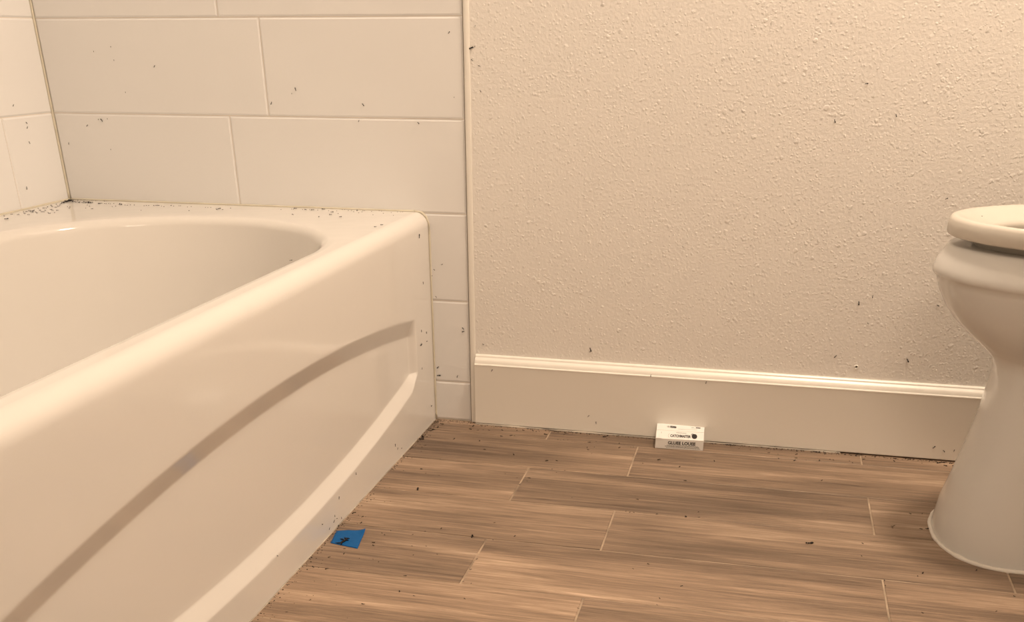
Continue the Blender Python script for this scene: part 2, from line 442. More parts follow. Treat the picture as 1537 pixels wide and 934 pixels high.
# ------------------------------------------------------------------ toilet
TYC = -0.342
def oval(bm, tip, w, L, back, z, n=64, ef=2.0, eb=2.6):
    xc = tip+L; vs = []
    for k in range(n):
        a = 2*PI*k/n; c, s = math.cos(a), math.sin(a)
        e = ef if c > 0 else eb
        cc = math.copysign(abs(c)**(2/e), c); ss = math.copysign(abs(s)**(2/e), s)
        x = xc-(L if c > 0 else back-xc)*cc
        vs.append(bm.verts.new((x, TYC+w*ss, z)))
    return vs
toilet = empty('toilet', (1.15, TYC, 0), 'white two-piece toilet with its open seat ring down', 'toilet')
bm = bmesh.new()
secs = [  # tip, half width, L, back, z
    (0.8812, 0.1300, 0.105, 1.43, 0.000), (0.8812, 0.1300, 0.105, 1.43, 0.006), (0.8850, 0.1270, 0.105, 1.43, 0.046), (0.8955, 0.1225, 0.105, 1.43, 0.0935), (0.9075, 0.1180, 0.105, 1.42, 0.157),
    (0.9145, 0.1155, 0.107, 1.42, 0.205), (0.9180, 0.1145, 0.115, 1.42, 0.250), (0.9182, 0.1150, 0.125, 1.42, 0.268), (0.9165, 0.1165, 0.135, 1.42, 0.281), (0.9105, 0.1210, 0.155, 1.42, 0.2925),
    (0.9000, 0.1290, 0.185, 1.42, 0.3025), (0.8840, 0.1390, 0.215, 1.42, 0.3150), (0.8650, 0.1500, 0.245, 1.42, 0.3300), (0.8465, 0.1605, 0.275, 1.42, 0.3470), (0.8310, 0.1690, 0.300, 1.42, 0.3660),
    (0.8200, 0.1755, 0.318, 1.42, 0.3850), (0.8135, 0.1795, 0.328, 1.42, 0.4000), (0.8110, 0.1812, 0.332, 1.42, 0.4075), (0.8078, 0.1832, 0.336, 1.42, 0.4095), (0.8052, 0.1852, 0.338, 1.42, 0.4125), (0.8048, 0.1856, 0.340, 1.42, 0.4165),
    (0.8060, 0.1848, 0.339, 1.42, 0.4225), (0.8095, 0.1820, 0.338, 1.42, 0.4320), (0.8150, 0.1775, 0.335, 1.42, 0.4420), (0.8190, 0.1740, 0.332, 1.42, 0.4490), (0.8208, 0.1722, 0.331, 1.42, 0.4513), (0.8240, 0.1695, 0.328, 1.42, 0.4525),
    (0.8650, 0.1280, 0.290, 1.28, 0.4525), (0.8700, 0.1220, 0.285, 1.27, 0.4490), (0.8730, 0.1200, 0.280, 1.26, 0.4380), (0.8850, 0.1150, 0.270, 1.24, 0.38), (0.9400, 0.0900, 0.20, 1.19, 0.30), (0.99, 0.06, 0.10, 1.15, 0.25)]
LP = [oval(bm, t, w, L, bk, z, 72, 2.0 if z > 0.29 else 2.25) for t, w, L, bk, z in secs]
skin(bm, LP); bm.faces.new(LP[0]); bm.faces.new(LP[-1][::-1])
bmesh.ops.recalc_face_normals(bm, faces=bm.faces[:])
obj('bowl', bm, CHINA, toilet, True, 55)
bm = bmesh.new(); a = oval(bm, 0.96, 0.078, 0.14, 1.17, 0.275); bm.faces.new(a[::-1]); obj('water', bm, WATER, toilet)
bm = bmesh.new()
sp = [(0.821, 0.866, 0), ]
# seat ring: (outer tip, half width, L, back, z)
rs = [(0.8690, 0.121, 0.268, 1.218, 0.4523), (0.8530, 0.141, 0.300, 1.240, 0.4523), (0.8490, 0.146, 0.306, 1.244, 0.4600), (0.8450, 0.150, 0.310, 1.248, 0.4642), (0.8215, 0.177, 0.338, 1.274, 0.4645), (0.8165, 0.1818, 0.341, 1.278, 0.4650), (0.8150, 0.1831, 0.342, 1.280, 0.4668), (0.8147, 0.1833, 0.342, 1.280, 0.4770), (0.8155, 0.1827, 0.341, 1.279, 0.4848), (0.8182, 0.1804, 0.339, 1.276, 0.4886), (0.8230, 0.1765, 0.337, 1.272, 0.4900),
      (0.8280, 0.1715, 0.334, 1.267, 0.4896), (0.8360, 0.163, 0.328, 1.260, 0.4875), (0.8470, 0.151, 0.316, 1.250, 0.4840), (0.8600, 0.136, 0.296, 1.235, 0.4800), (0.8710, 0.122, 0.277, 1.222, 0.4762), (0.8755, 0.116, 0.267, 1.216, 0.4735), (0.8775, 0.1135, 0.264, 1.213, 0.4690), (0.8760, 0.115, 0.264, 1.213, 0.4600), (0.8690, 0.121, 0.268, 1.218, 0.4523)]
LP = [oval(bm, *r, 72, 2.05, 2.3) for r in rs]
skin(bm, LP); bmesh.ops.remove_doubles(bm, verts=bm.verts[:], dist=1e-5)
bmesh.ops.recalc_face_normals(bm, faces=bm.faces[:])
seat = obj('seat', bm, SEATM, toilet, True, 60)
for s in (-1, 1):
    bm = bmesh.new(); rbox(bm, 1.06, 1.09, TYC+s*0.150-0.008, TYC+s*0.150+0.008, 0.449, 0.465, 0.003); o = obj('bumper', bm, SEATM, seat); o.location = (0, 0, 0)
    bm = bmesh.new(); rbox(bm, 1.272, 1.315, TYC+s*0.075-0.015, TYC+s*0.075+0.015, 0.449, 0.492, 0.006); obj('hinge', bm, SEATM, toilet, True, 40)
# raised lid, leaning on the tank
bm = bmesh.new()
def lidloop(off, th):
    vs = []
    for k in range(64):
        a = 2*PI*k/64; u = math.cos(a); v = math.sin(a)
        hgt = 0.25+(0.245-off)*u; yy = (0.183-off)*math.copysign(abs(v)**0.9, v)
        tilt = math.radians(8)
        vs.append(bm.verts.new((1.305+hgt*math.sin(tilt)-th*math.cos(tilt), TYC+yy, 0.492+hgt*math.cos(tilt)+th*math.sin(tilt))))
    return vs
L4 = [lidloop(0.006, 0.0), lidloop(0.0, 0.004), lidloop(0.0, 0.012), lidloop(0.008, 0.016), lidloop(0.03, 0.012)]
skin(bm, L4); bm.faces.new(L4[0][::-1]); bm.faces.new(L4[-1]); bmesh.ops.recalc_face_normals(bm, faces=bm.faces[:])
obj('lid', bm, SEATM, toilet, True, 50)
bm = bmesh.new(); rbox(bm, 1.395, 1.572, TYC-0.205, TYC+0.205, 0.448, 0.80, 0.022, 4); obj('tank', bm, CHINA, toilet, True, 40)
bm = bmesh.new(); rbox(bm, 1.385, 1.577, TYC-0.215, TYC+0.215, 0.798, 0.832, 0.010, 3); obj('tank_lid', bm, CHINA, toilet, True, 40)
bm = bmesh.new(); tube(bm, [(1.396, TYC-0.15, 0.74), (1.380, TYC-0.15, 0.74)], 0.012, 12); tube(bm, [(1.381, TYC-0.15, 0.74), (1.378, TYC-0.11, 0.737), (1.379, TYC-0.075, 0.731)], [0.006, 0.005, 0.007], 10)
o = obj('flush_lever', bm, CHROME, toilet, True, 40); o['label'] = 'chrome flush lever'
# caulk around the foot
bm = bmesh.new()
tmp = bmesh.new(); ov = [v.co.copy() for v in oval(tmp, 0.8795, 0.1318, 0.105, 1.432, 0.001, 96, 2.25)]; tmp.free(); ov.append(ov[0])
tube(bm, ov, [0.0036*(1+0.45*noise.noise(p*60)) for p in ov], 7, False)
o = obj('base_caulk', bm, CAULKW, toilet, True); o['label'] = 'uneven white caulk ring round the foot'

# ------------------------------------------------------------------ lamps (behind and above the view)
def drum(bm, c, prof, n=40):
    lp = [[bm.verts.new((c[0]+r*math.cos(2*PI*k/n), c[1]+r*math.sin(2*PI*k/n), c[2]+z)) for k in range(n)] for r, z in prof]
    skin(bm, lp); bm.faces.new(lp[-1])
cl = empty('ceiling_light', LAMP, 'round flush ceiling light above the toilet', 'light')
bm = bmesh.new(); drum(bm, LAMP, [(0.165, 0.0), (0.165, -0.022), (0.150, -0.028), (0.01, -0.028)]); obj('base', bm, PAINT, cl, True, 40)
bm = bmesh.new(); drum(bm, LAMP, [(0.148, -0.028), (0.152, -0.060), (0.148, -0.098), (0.138, -0.110), (0.01, -0.112)]); obj('diffuser', bm, LGLASS, cl, True, 50)
vl = empty('fill_light_bar', FILL, 'added unseen fill light bar on the wall behind the viewpoint', 'light')  # invented fixture round the added fill lamp
bm = bmesh.new(); rbox(bm, FILL.x-0.34, FILL.x+0.34, YF, YF+0.035, FILL.z-0.06, FILL.z+0.06, 0.006); obj('back_plate', bm, CHROME, vl)
for k in (-1, 0, 1):
    bm = bmesh.new(); tube(bm, [(FILL.x+0.22*k, YF+0.03, FILL.z), (FILL.x+0.22*k, YF+0.12, FILL.z)], 0.018, 12); a_ = obj('arm', bm, CHROME, vl, True, 40)
    bm = bmesh.new(); rbox(bm, FILL.x+0.22*k-0.06, FILL.x+0.22*k+0.06, YF+0.12, YF+0.275, FILL.z-0.065, FILL.z+0.065, 0.02, 3); obj('shade', bm, LGLASS, vl, True, 40)

# ------------------------------------------------------------------ glue trap carton by the baseboard
BW, BD = 0.0935, 0.0545
carton = empty('cardboard_carton', (0.3957, -0.0702, 0.0), 'small white printed pest-trap carton on the floor against the baseboard', 'box')
carton.rotation_euler = (0, 0, math.atan2(0.0062, 0.0935))
hf, hc, hb = 0.0210, 0.0262, 0.0315             # heights at front, crease and back
yc = 0.0345
bm = bmesh.new()
pf = [(0, 0.0), (0, hf), (yc, hc), (BD, hb-0.0009), (BD, 0.0)]
A = [bm.verts.new((0, y, z)) for y, z in pf]; B = [bm.verts.new((BW, y, z)) for y, z in pf]
for i in range(5):
    j = (i+1) % 5; bm.faces.new((A[i], B[i], B[j], A[j]))
bm.faces.new(A); bm.faces.new(B[::-1]); bmesh.ops.recalc_face_normals(bm, faces=bm.faces[:])
bmesh.ops.bevel(bm, geom=bm.edges[:], offset=0.0005, segments=1, affect='EDGES')
def cobj(name, bm, mat):
    o = obj(name, bm, mat, carton); o.location = (0, 0, 0); return o
cobj('body', bm, CARD)
bm = bmesh.new()                                # rear flap lies over the front one
th = 0.0008
q = [(0.0006, yc-0.0015, hc-0.0002), (BW-0.0002, yc-0.0030, hc-0.0004), (BW+0.0004, BD, hb), (0.0, BD, hb)]
lo = [bm.verts.new(p) for p in q]; hi = [bm.verts.new((p[0], p[1], p[2]+th)) for p in q]
bm.faces.new(hi); bm.faces.new(lo[::-1])
for i in range(4): bm.faces.new((lo[i], lo[(i+1) % 4], hi[(i+1) % 4], hi[i]))
cobj('top_flap', bm, CARD)
bm = bmesh.new()                                # side tuck tab
q = [(0.0002, 0.0, hf-0.0002), (0.012, -0.0005, hf-0.0006), (0.0115, -0.0005, hf+0.0004), (0.0002, 0.0, hf+0.0006)]
box(bm, 0.0, 0.0115, -0.0006, 0.0008, hf-0.0013, hf+0.0006); cobj('tuck_tab', bm, CARD)
# print
def text_mesh(txt, size, width, mat, name, M_, bold=0.0, squeeze=1.0):
    cu = bpy.data.curves.new('lettering', 'FONT'); cu.body = txt; cu.size = 1.0; cu.offset = bold; cu.resolution_u = 3; cu.fill_mode = 'FRONT'
    t = bpy.data.objects.new('lettering', cu); COL.objects.link(t)
    bpy.context.view_layer.update()
    dg = bpy.context.evaluated_depsgraph_get(); me = bpy.data.meshes.new_from_object(t.evaluated_get(dg))
    bpy.data.objects.remove(t); bpy.data.curves.remove(cu)
    xs = [v.co.x for v in me.vertices]; y_s = [v.co.y for v in me.vertices]
    w0 = max(xs)-min(xs); h0 = max(y_s)-min(y_s)
    for v in me.vertices: v.co = M_ @ Vector(((v.co.x-min(xs))*width/w0, (v.co.y-min(y_s))*size/h0, 0))
    me.materials.clear(); me.materials.append(mat)
    o = bpy.data.objects.new(name, me); COL.objects.link(o); o.parent = carton; return o
E_ = 0.00015
Mf = Matrix.Translation((0, -E_, 0)) @ Matrix.Rotation(PI/2, 4, 'X')                      # front panel: x, z
sl = math.atan2(hc-hf, yc); Mt = Matrix.Translation((0, 0, hf+E_+0.0001)) @ Matrix.Rotation(sl, 4, 'X')  # sloped panel
s2 = math.atan2(hb-hc, BD-yc); Mu = Matrix.Translation((0, yc, hc+th+E_+0.0001)) @ Matrix.Rotation(s2, 4, 'X')
def T(M_, x, y): return M_ @ Matrix.Translation((x, y, 0))
text_mesh('GLUEE LOUEE', 0.0068, 0.0535, INK, 'lettering', T(Mf, 0.0245, 0.0095), 0.035)
text_mesh('CATCHMASTER', 0.0112, 0.0400, INK, 'lettering', T(Mt, 0.0280, 0.0072), 0.045)
def marks(M_, quads, mat, name):
    bm = bmesh.new()
    for x0, y0, x1, y1 in quads: bm.faces.new([bm.verts.new(M_ @ Vector(p)) for p in ((x0, y0, 0), (x1, y0, 0), (x1, y1, 0), (x0, y1, 0))])
    o = cobj(name, bm, mat); return o
rr = random.Random(3)
def dashes(x0, x1, y, h, lo=0.0012, hi=0.0034, gap=0.0006):
    q = []; x = x0
    while x < x1:
        w = rr.uniform(lo, hi); q.append((x, y, min(x+w, x1), y+h*rr.uniform(0.7, 1.0))); x += w+gap
    return q
marks(Mf, dashes(0.0225, 0.0835, 0.0072, 0.0012)+dashes(0.0190, 0.0860, 0.0049, 0.0014)+dashes(0.0215, 0.0875, 0.0026, 0.0013), INKG, 'fine_print')
marks(Mt, dashes(0.0395, 0.0590, 0.0252, 0.0020, 0.0008, 0.002, 0.0003), INKG, 'fine_print')
# emblem: round black beetle badge with its legs at the left, and the thin swash before the wordmark
bm = bmesh.new()
c0 = (0.0750, 0.0145)
vs = [bm.verts.new(Mt @ Vector((c0[0]+0.0053*math.cos(2*PI*k/28), c0[1]+0.0100*math.sin(2*PI*k/28), 0))) for k in range(28)]
bm.faces.new(vs)
for dy, w in ((0.006, 0.0060), (0.0095, 0.0050)):
    bm.faces.new([bm.verts.new(Mt @ Vector(p)) for p in ((c0[0]-0.002, c0[1]+dy-0.0018, 0.00003), (c0[0]-0.002, c0[1]+dy+0.0012, 0.00003), (c0[0]-w-0.0012, c0[1]+dy+0.0008, 0.00003), (c0[0]-w-0.0008, c0[1]+dy-0.0008, 0.00003))])
cobj('beetle_emblem', bm, INK)
bm = bmesh.new()
for k in range(10):
    a0, a1 = PI*0.62+k*PI*0.76/10, PI*0.62+(k+1)*PI*0.76/10
    bm.faces.new([bm.verts.new(Mt @ Vector((0.0275+r*math.cos(a)*0.42, 0.0130+r*math.sin(a), 0))) for a, r in ((a0, 0.0078), (a0, 0.0086), (a1, 0.0086), (a1, 0.0078))])
cobj('swash', bm, INKG)
marks(Mt, [(0.0098, 0.0205, 0.0103, 0.0270)], INKG, 'fine_print')
marks(Mu, [(0.0265, 0.0075, 0.0290, 0.0140), (0.0294, 0.0065, 0.0310, 0.0140), (0.0313, 0.0070, 0.0338, 0.0135), (0.0341, 0.0065, 0.0366, 0.0135), (0.0368, 0.0065, 0.0385, 0.0125)], INK, 'emblem_print')
marks(Mu, [(0.0770, 0.0100, 0.0798, 0.0138), (0.0801, 0.0098, 0.0828, 0.0136), (0.0831, 0.0097, 0.0858, 0.0132)], INK, 'emblem_print')
marks(Mu, [(0.0205, 0.0085, 0.0213, 0.0135), (0.0222, 0.0078, 0.0232, 0.0140), (0.0239, 0.0074, 0.0250, 0.0130), (0.0425, 0.0040, 0.0790, 0.0046), (0.0680, 0.0105, 0.0735, 0.0118), (0.0740, 0.0095, 0.0760, 0.0105)], INKG, 'fine_print')

# ------------------------------------------------------------------ blue tape on the floor
bm = bmesh.new()
c4 = [Vector((-0.0640, -0.6165, 0)), Vector((-0.0140, -0.6260, 0)), Vector((-0.0255, -0.5640, 0)), Vector((-0.0715, -0.5720, 0))]
N = 14; gr = []
for j in range(N+1):
    v = j/N; rw = []
    for i in range(N+1):
        u = i/N
        p = c4[0].lerp(c4[1], u).lerp(c4[3].lerp(c4[2], u), v)
        p += Vector((0, 0.004*math.sin(u*PI)*v*v, 0))
        curl = max(0, (u+v-1.62)/0.38)
        p.z = 0.0004+0.0045*curl**2+0.0006*max(0, noise.noise(Vector((u*4, v*4, 1))))
        if curl > 0: p += Vector((0.001, 0.0028, 0))*curl
        rw.append(bm.verts.new(p))
    gr.append(rw)
skin(bm, gr, closed=False); bmesh.ops.recalc_face_normals(bm, faces=bm.faces[:])
tape = obj('tape_piece', bm, TAPE, smooth=True)
md = tape.modifiers.new('thick', 'SOLIDIFY'); md.thickness = 0.0003; md.offset = 1
tag(tape, 'torn square of blue masking tape stuck to the floor beside the tub', 'tape')

# ------------------------------------------------------------------ dead bugs
def ellip(bm, c, r, nu=6, nv=4):
    t = bmesh.new(); bmesh.ops.create_uvsphere(t, u_segments=nu, v_segments=nv, radius=1.0)
    for v in t.verts: v.co = Vector((c[0]+v.co.z*r[0], c[1]+v.co.y*r[1], c[2]+v.co.x*r[2]))
    me = bpy.data.meshes.new('t'); t.to_mesh(me); t.free(); bm.from_mesh(me); bpy.data.meshes.remove(me)
def bug_mesh(seed, curl):
    r = random.Random(seed); bm = bmesh.new()
    ellip(bm, (-0.62, 0, 0.20), (0.42, 0.27, 0.20)); ellip(bm, (0.05, curl*0.1, 0.18), (0.32, 0.17, 0.16), 5, 3); ellip(bm, (0.48, curl*0.28, 0.18), (0.21, 0.20, 0.16), 5, 3)
    for s in (-1, 1):
        for k in range(3):
            x = -0.1+0.18*k; e = (x+(k-1)*0.35+r.uniform(-.1, .1), s*r.uniform(0.32, 0.6), 0.02)
            a, b = Vector((x, s*0.1, 0.2)), Vector(e)
            vs = [bm.verts.new(p) for p in (a+Vector((0.05, 0, 0)), a-Vector((0.05, 0, 0)), b, a+Vector((0, 0, 0.06)))]
            bm.faces.new((vs[0], vs[1], vs[2])); bm.faces.new((vs[1], vs[3], vs[2])); bm.faces.new((vs[3], vs[0], vs[2]))
    me = bpy.data.meshes.new('dead_bug'); bm.to_mesh(me); bm.free(); me.materials.append(BUG)
    for p in me.polygons: p.use_smooth = True
    return me
BM = [bug_mesh(k, c) for k, c in enumerate((-1, 0.3, 1, 0))]
def frame(nrm, ang):
    z = Vector(nrm).normalized(); x = z.cross(Vector((0.31, 0.9, 0.2))).normalized(); y = z.cross(x)
    return Matrix((x, y, z)).transposed().to_4x4() @ Matrix.Rotation(ang, 4, 'Z')
nbug = 0
def bug(p, nrm, size, label, group):
    global nbug; nbug += 1
    o = bpy.data.objects.new('dead_bug', random.choice(BM)); COL.objects.link(o)
    o.matrix_world = Matrix.Translation(p) @ frame(nrm, random.uniform(0, 2*PI)) @ Matrix.Scale(size/1.5, 4)
    return tag(o, label, 'bug', group)
UP = (0, 0, 1); FW = (0, -1, 0); RX = (1, 0, 0)
# x, y, z, body length in tenths of a millimetre, by place
BUGS = {
 'left_ledge': [(-8170,-2603,4167,41),(-8324,-1649,4167,38),(-8038,-1662,4167,26),(-8082,-1672,4167,26),(-8167,-1731,4167,26),(-8254,-1712,4167,26),(-8426,-719,4167,27),(-7900,-1431,4167,26),(-7987,-1451,4167,26),(-8427,-1751,4167,26),(-8406,-606,4167,27),(-8403,-1706,4167,26),(-8140,-1487,4167,26),(-8242,-1510,4167,26),(-8092,-1374,4167,26),(-8412,-1589,4167,26),(-8350,-1534,4167,26),(-8304,-1219,4167,26),(-8422,-1307,4167,26),(-8363,-1232,4167,26),(-8190,-1089,4167,26),(-8373,-1089,4167,26),(-7818,-1808,4167,25),(-8107,-2028,4167,25),(-8464,-2281,4167,25),(-8313,-1012,4167,26),(-8232,-931,4167,26),(-7777,-1701,4167,25),(-8311,-2075,4167,25),(-7898,-1728,4167,25),(-8071,-1827,4167,25),(-8292,-796,4167,26),(-8424,-890,4167,26),(-8458,-2070,4167,25),(-8275,-1912,4167,25)],
 'back_ledge': [(-8468,-200,4167,57),(-8456,-331,4167,54),(-8465,-266,4167,54),(-8440,-416,4167,48),(-8411,-231,4167,48),(-8427,-501,4167,47),(-3052,-268,4167,37),(-2876,-144,4167,37),(-7175,-433,4167,40),(-3450,-178,4167,37),(-8290,-315,4167,40),(-2174,-135,4167,34),(-7915,-340,4167,38),(-7992,-314,4167,38),(-7115,-462,4167,37),(-8140,-392,4167,38),(-8063,-308,4167,38),(-4901,-541,4167,35),(-3191,-286,4167,34),(-7636,-430,4167,37),(-2582,-433,4167,31),(-2195,-961,4167,30),(-2590,-1052,4167,30),(-2477,-741,4167,30),(-3178,-902,4167,30),(-6060,-349,4167,26),(-4795,-619,4167,25),(-5361,-909,4167,25),(-4903,-643,4167,25),(-6381,-465,4167,26),(-7363,-1106,4167,26),(-7904,-404,4167,27),(-7859,-372,4167,27),(-6314,-407,4167,26),(-6358,-417,4167,26),(-7971,-397,4167,27)],
 'rim_corner': [(-1116,-1654,4167,28),(-1160,-1873,4167,25)],
 'rim_edge': [(-1342,-5083,4167,26)],
 'end_tiles': [(-1965,-4,6032,31),(-7519,-4,5683,34),(-3294,-4,6273,31),(-3813,-4,6039,29),(-897,-4,5735,25),(-257,-4,7205,24),(-7871,-4,5587,24),(-6180,-4,6647,23),(-2067,-4,5755,21),(-8378,-4,5249,24)],
 'left_tiles': [(-8616,-1266,4543,31),(-8616,-1138,6005,25),(-8616,-898,5325,25),(-8616,-871,5601,25),(-8616,-858,5676,25)],
 'column_tiles': [(-684,-4,945,45),(-759,-4,2972,33),(-118,-4,1950,31),(-119,-4,1891,31),(-687,-4,1119,31),(-276,-4,959,28),(-531,-4,3191,22),(-694,-4,3091,22),(-669,-4,2552,22)],
 'tub_front_end': [(-778,-769,1794,46),(-778,-602,3810,40),(-778,-271,365,34),(-778,-482,2918,27),(-778,-405,1927,25),(-778,-399,1756,25),(-778,-718,2049,24),(-778,-781,1312,22)],
 'tub_front_foot': [(-778,-5371,436,25),(-778,-2576,333,28),(-778,-6103,295,22),(-778,-7718,527,20),(-778,-5851,102,22),(-778,-4573,559,23),(-778,-5665,134,19),(-778,-5601,219,19),(-778,-5635,147,19),(-778,-2450,219,22),(-778,-5528,137,19),(-778,-2239,154,22),(-778,-5341,65,19)],
 'floor_tub': [(45,-3765,0,60),(-755,-5541,0,34),(-352,-7007,0,31),(-697,-1193,0,41),(-574,-7009,0,31),(970,-7445,0,28),(583,-7919,0,27),(-701,-4967,0,30),(-773,-7106,0,27),(20,-5992,0,28),(884,-6954,0,26),(-440,-5332,0,29),(-288,-6465,0,26),(60,-6092,0,26),(-465,-6634,0,25),(-500,-5096,0,27),(-191,-2814,0,28),(-207,-7980,0,20),(-385,-8376,0,19),(-351,-6305,0,21)],
 'floor_base': [(-691,-1288,0,55),(-686,-1153,0,55),(7019,-204,0,47),(7160,-139,0,47),(9305,-271,0,42),(-604,-688,0,42),(5382,-174,0,41),(7104,-215,0,41),(6245,-132,0,41),(2903,-299,0,41),(-576,-540,0,42),(124,-305,0,42),(7064,-130,0,41),(7430,-152,0,41),(1706,-443,0,41),(9402,-383,0,39),(9425,-201,0,39),(4107,-1311,0,36),(5470,-186,0,36),(6641,-765,0,35),(6479,-109,0,36),(4830,-3837,0,30),(8503,-219,0,36),(-546,-319,0,37),(2077,-266,0,36),(8772,-204,0,36),(1321,-1683,0,34),(-640,-766,0,36),(-730,-752,0,36),(6665,-424,0,33),(113,-484,0,34),(1871,-2773,0,30),(-52,-1125,0,33),(4513,-1595,0,31),(4676,-2247,0,30),(5316,-189,0,33),(854,-758,0,33),(2008,-1869,0,31),(5744,-166,0,33),(2012,-1864,0,31),(8493,-372,0,33),(5809,-138,0,33),(6652,-164,0,33),(1032,-662,0,33),(6126,-128,0,33),(6548,-138,0,33),(7424,-171,0,33),(3274,-836,0,32),(7194,-68,0,33),(7093,-646,0,32),(9350,-230,0,33),(2634,-694,0,32),(3934,-3294,0,28),(5140,-1135,0,31),(9520,-250,0,31),(1206,-312,0,31),(782,-397,0,31),(1774,-3108,0,27),(7931,-384,0,30),(5634,-147,0,30),(4331,-3851,0,25),(6332,-723,0,29),(7115,-1658,0,26),(9535,-364,0,28),(2206,-1811,0,26),(6657,-628,0,27),(3234,-600,0,27),(6141,-460,0,27),(482,-1113,0,27),(-186,-2815,0,25),(696,-1548,0,26),(3953,-3869,0,20),(3882,-3871,0,20),(3808,-3855,0,20),(2692,-1100,0,23),(8843,-212,0,24),(1475,-325,0,24),(1396,-288,0,24),(1076,-349,0,24),(2647,-970,0,23),(505,-462,0,24),(5014,-3595,0,20),(279,-515,0,24)],
 'floor_toilet': [(8737,-3412,0,36),(8639,-3426,0,26),(8767,-3382,0,24),(8531,-2830,0,24),(8725,-2794,0,21),(8190,-3496,0,20),(8182,-3431,0,20),(8225,-3398,0,20)],
 'baseboard_face': [(9178,-153,264,33),(2684,-153,228,28),(503,-153,1171,28),(9370,-153,212,28),(4814,-153,1230,27),(3728,-153,1292,27),(9222,-100,1335,27),(2518,-153,361,25),(9549,-153,228,22)],
 'floor_open': [(1521,-5418,0,54),(8491,-5063,0,31),(9294,-4798,0,29),(929,-5227,0,27),(4978,-6323,0,24),(2179,-5243,0,26),(4412,-5730,0,23),(4821,-3836,0,25),(7907,-5443,0,23),(4695,-6766,0,21),(7665,-4214,0,23),(1799,-6164,0,21),(8342,-6335,0,20),(1956,-7428,0,19),(1799,-6527,0,20),(1216,-7519,0,19),(9362,-6055,0,19),(7626,-4689,0,20),(7902,-5624,0,19),(9698,-5529,0,19),(8403,-5195,0,19),(5040,-3812,0,20),(4337,-3846,0,20),(3604,-7325,0,16),(4678,-6965,0,16),(4207,-5939,0,17),(544,-5563,0,18),(102,-5677,0,18),(706,-5398,0,18),(336,-6613,0,17),(34,-5617,0,18),(147,-5504,0,18),(1146,-6156,0,17),(791,-6263,0,17),(1922,-6965,0,16),(1726,-4810,0,18),(1784,-6926,0,16),(892,-5923,0,17),(671,-5966,0,17),(1871,-5449,0,17)],
 'floor_winged': [(6834,-4427,0,67)],
 'wall_trim': [(152,-3,6967,59)],
 'cream_wall': [(2491,-3,1693,44),(8436,-3,1861,41),(7412,-3,2859,40),(6548,-3,5879,31),(7152,-3,1851,32),(6971,-3,6449,29),(7631,-3,2986,27),(8771,-3,2884,27),(7524,-3,5976,26),(8570,-3,4686,26),(301,-3,6683,23),(311,-3,6280,23),(164,-3,6770,23),(2492,-3,1645,22),(284,-3,1658,22),(7636,-3,2489,21)],
 'wall_dimple': [(7546,-3,1681,49)],
}
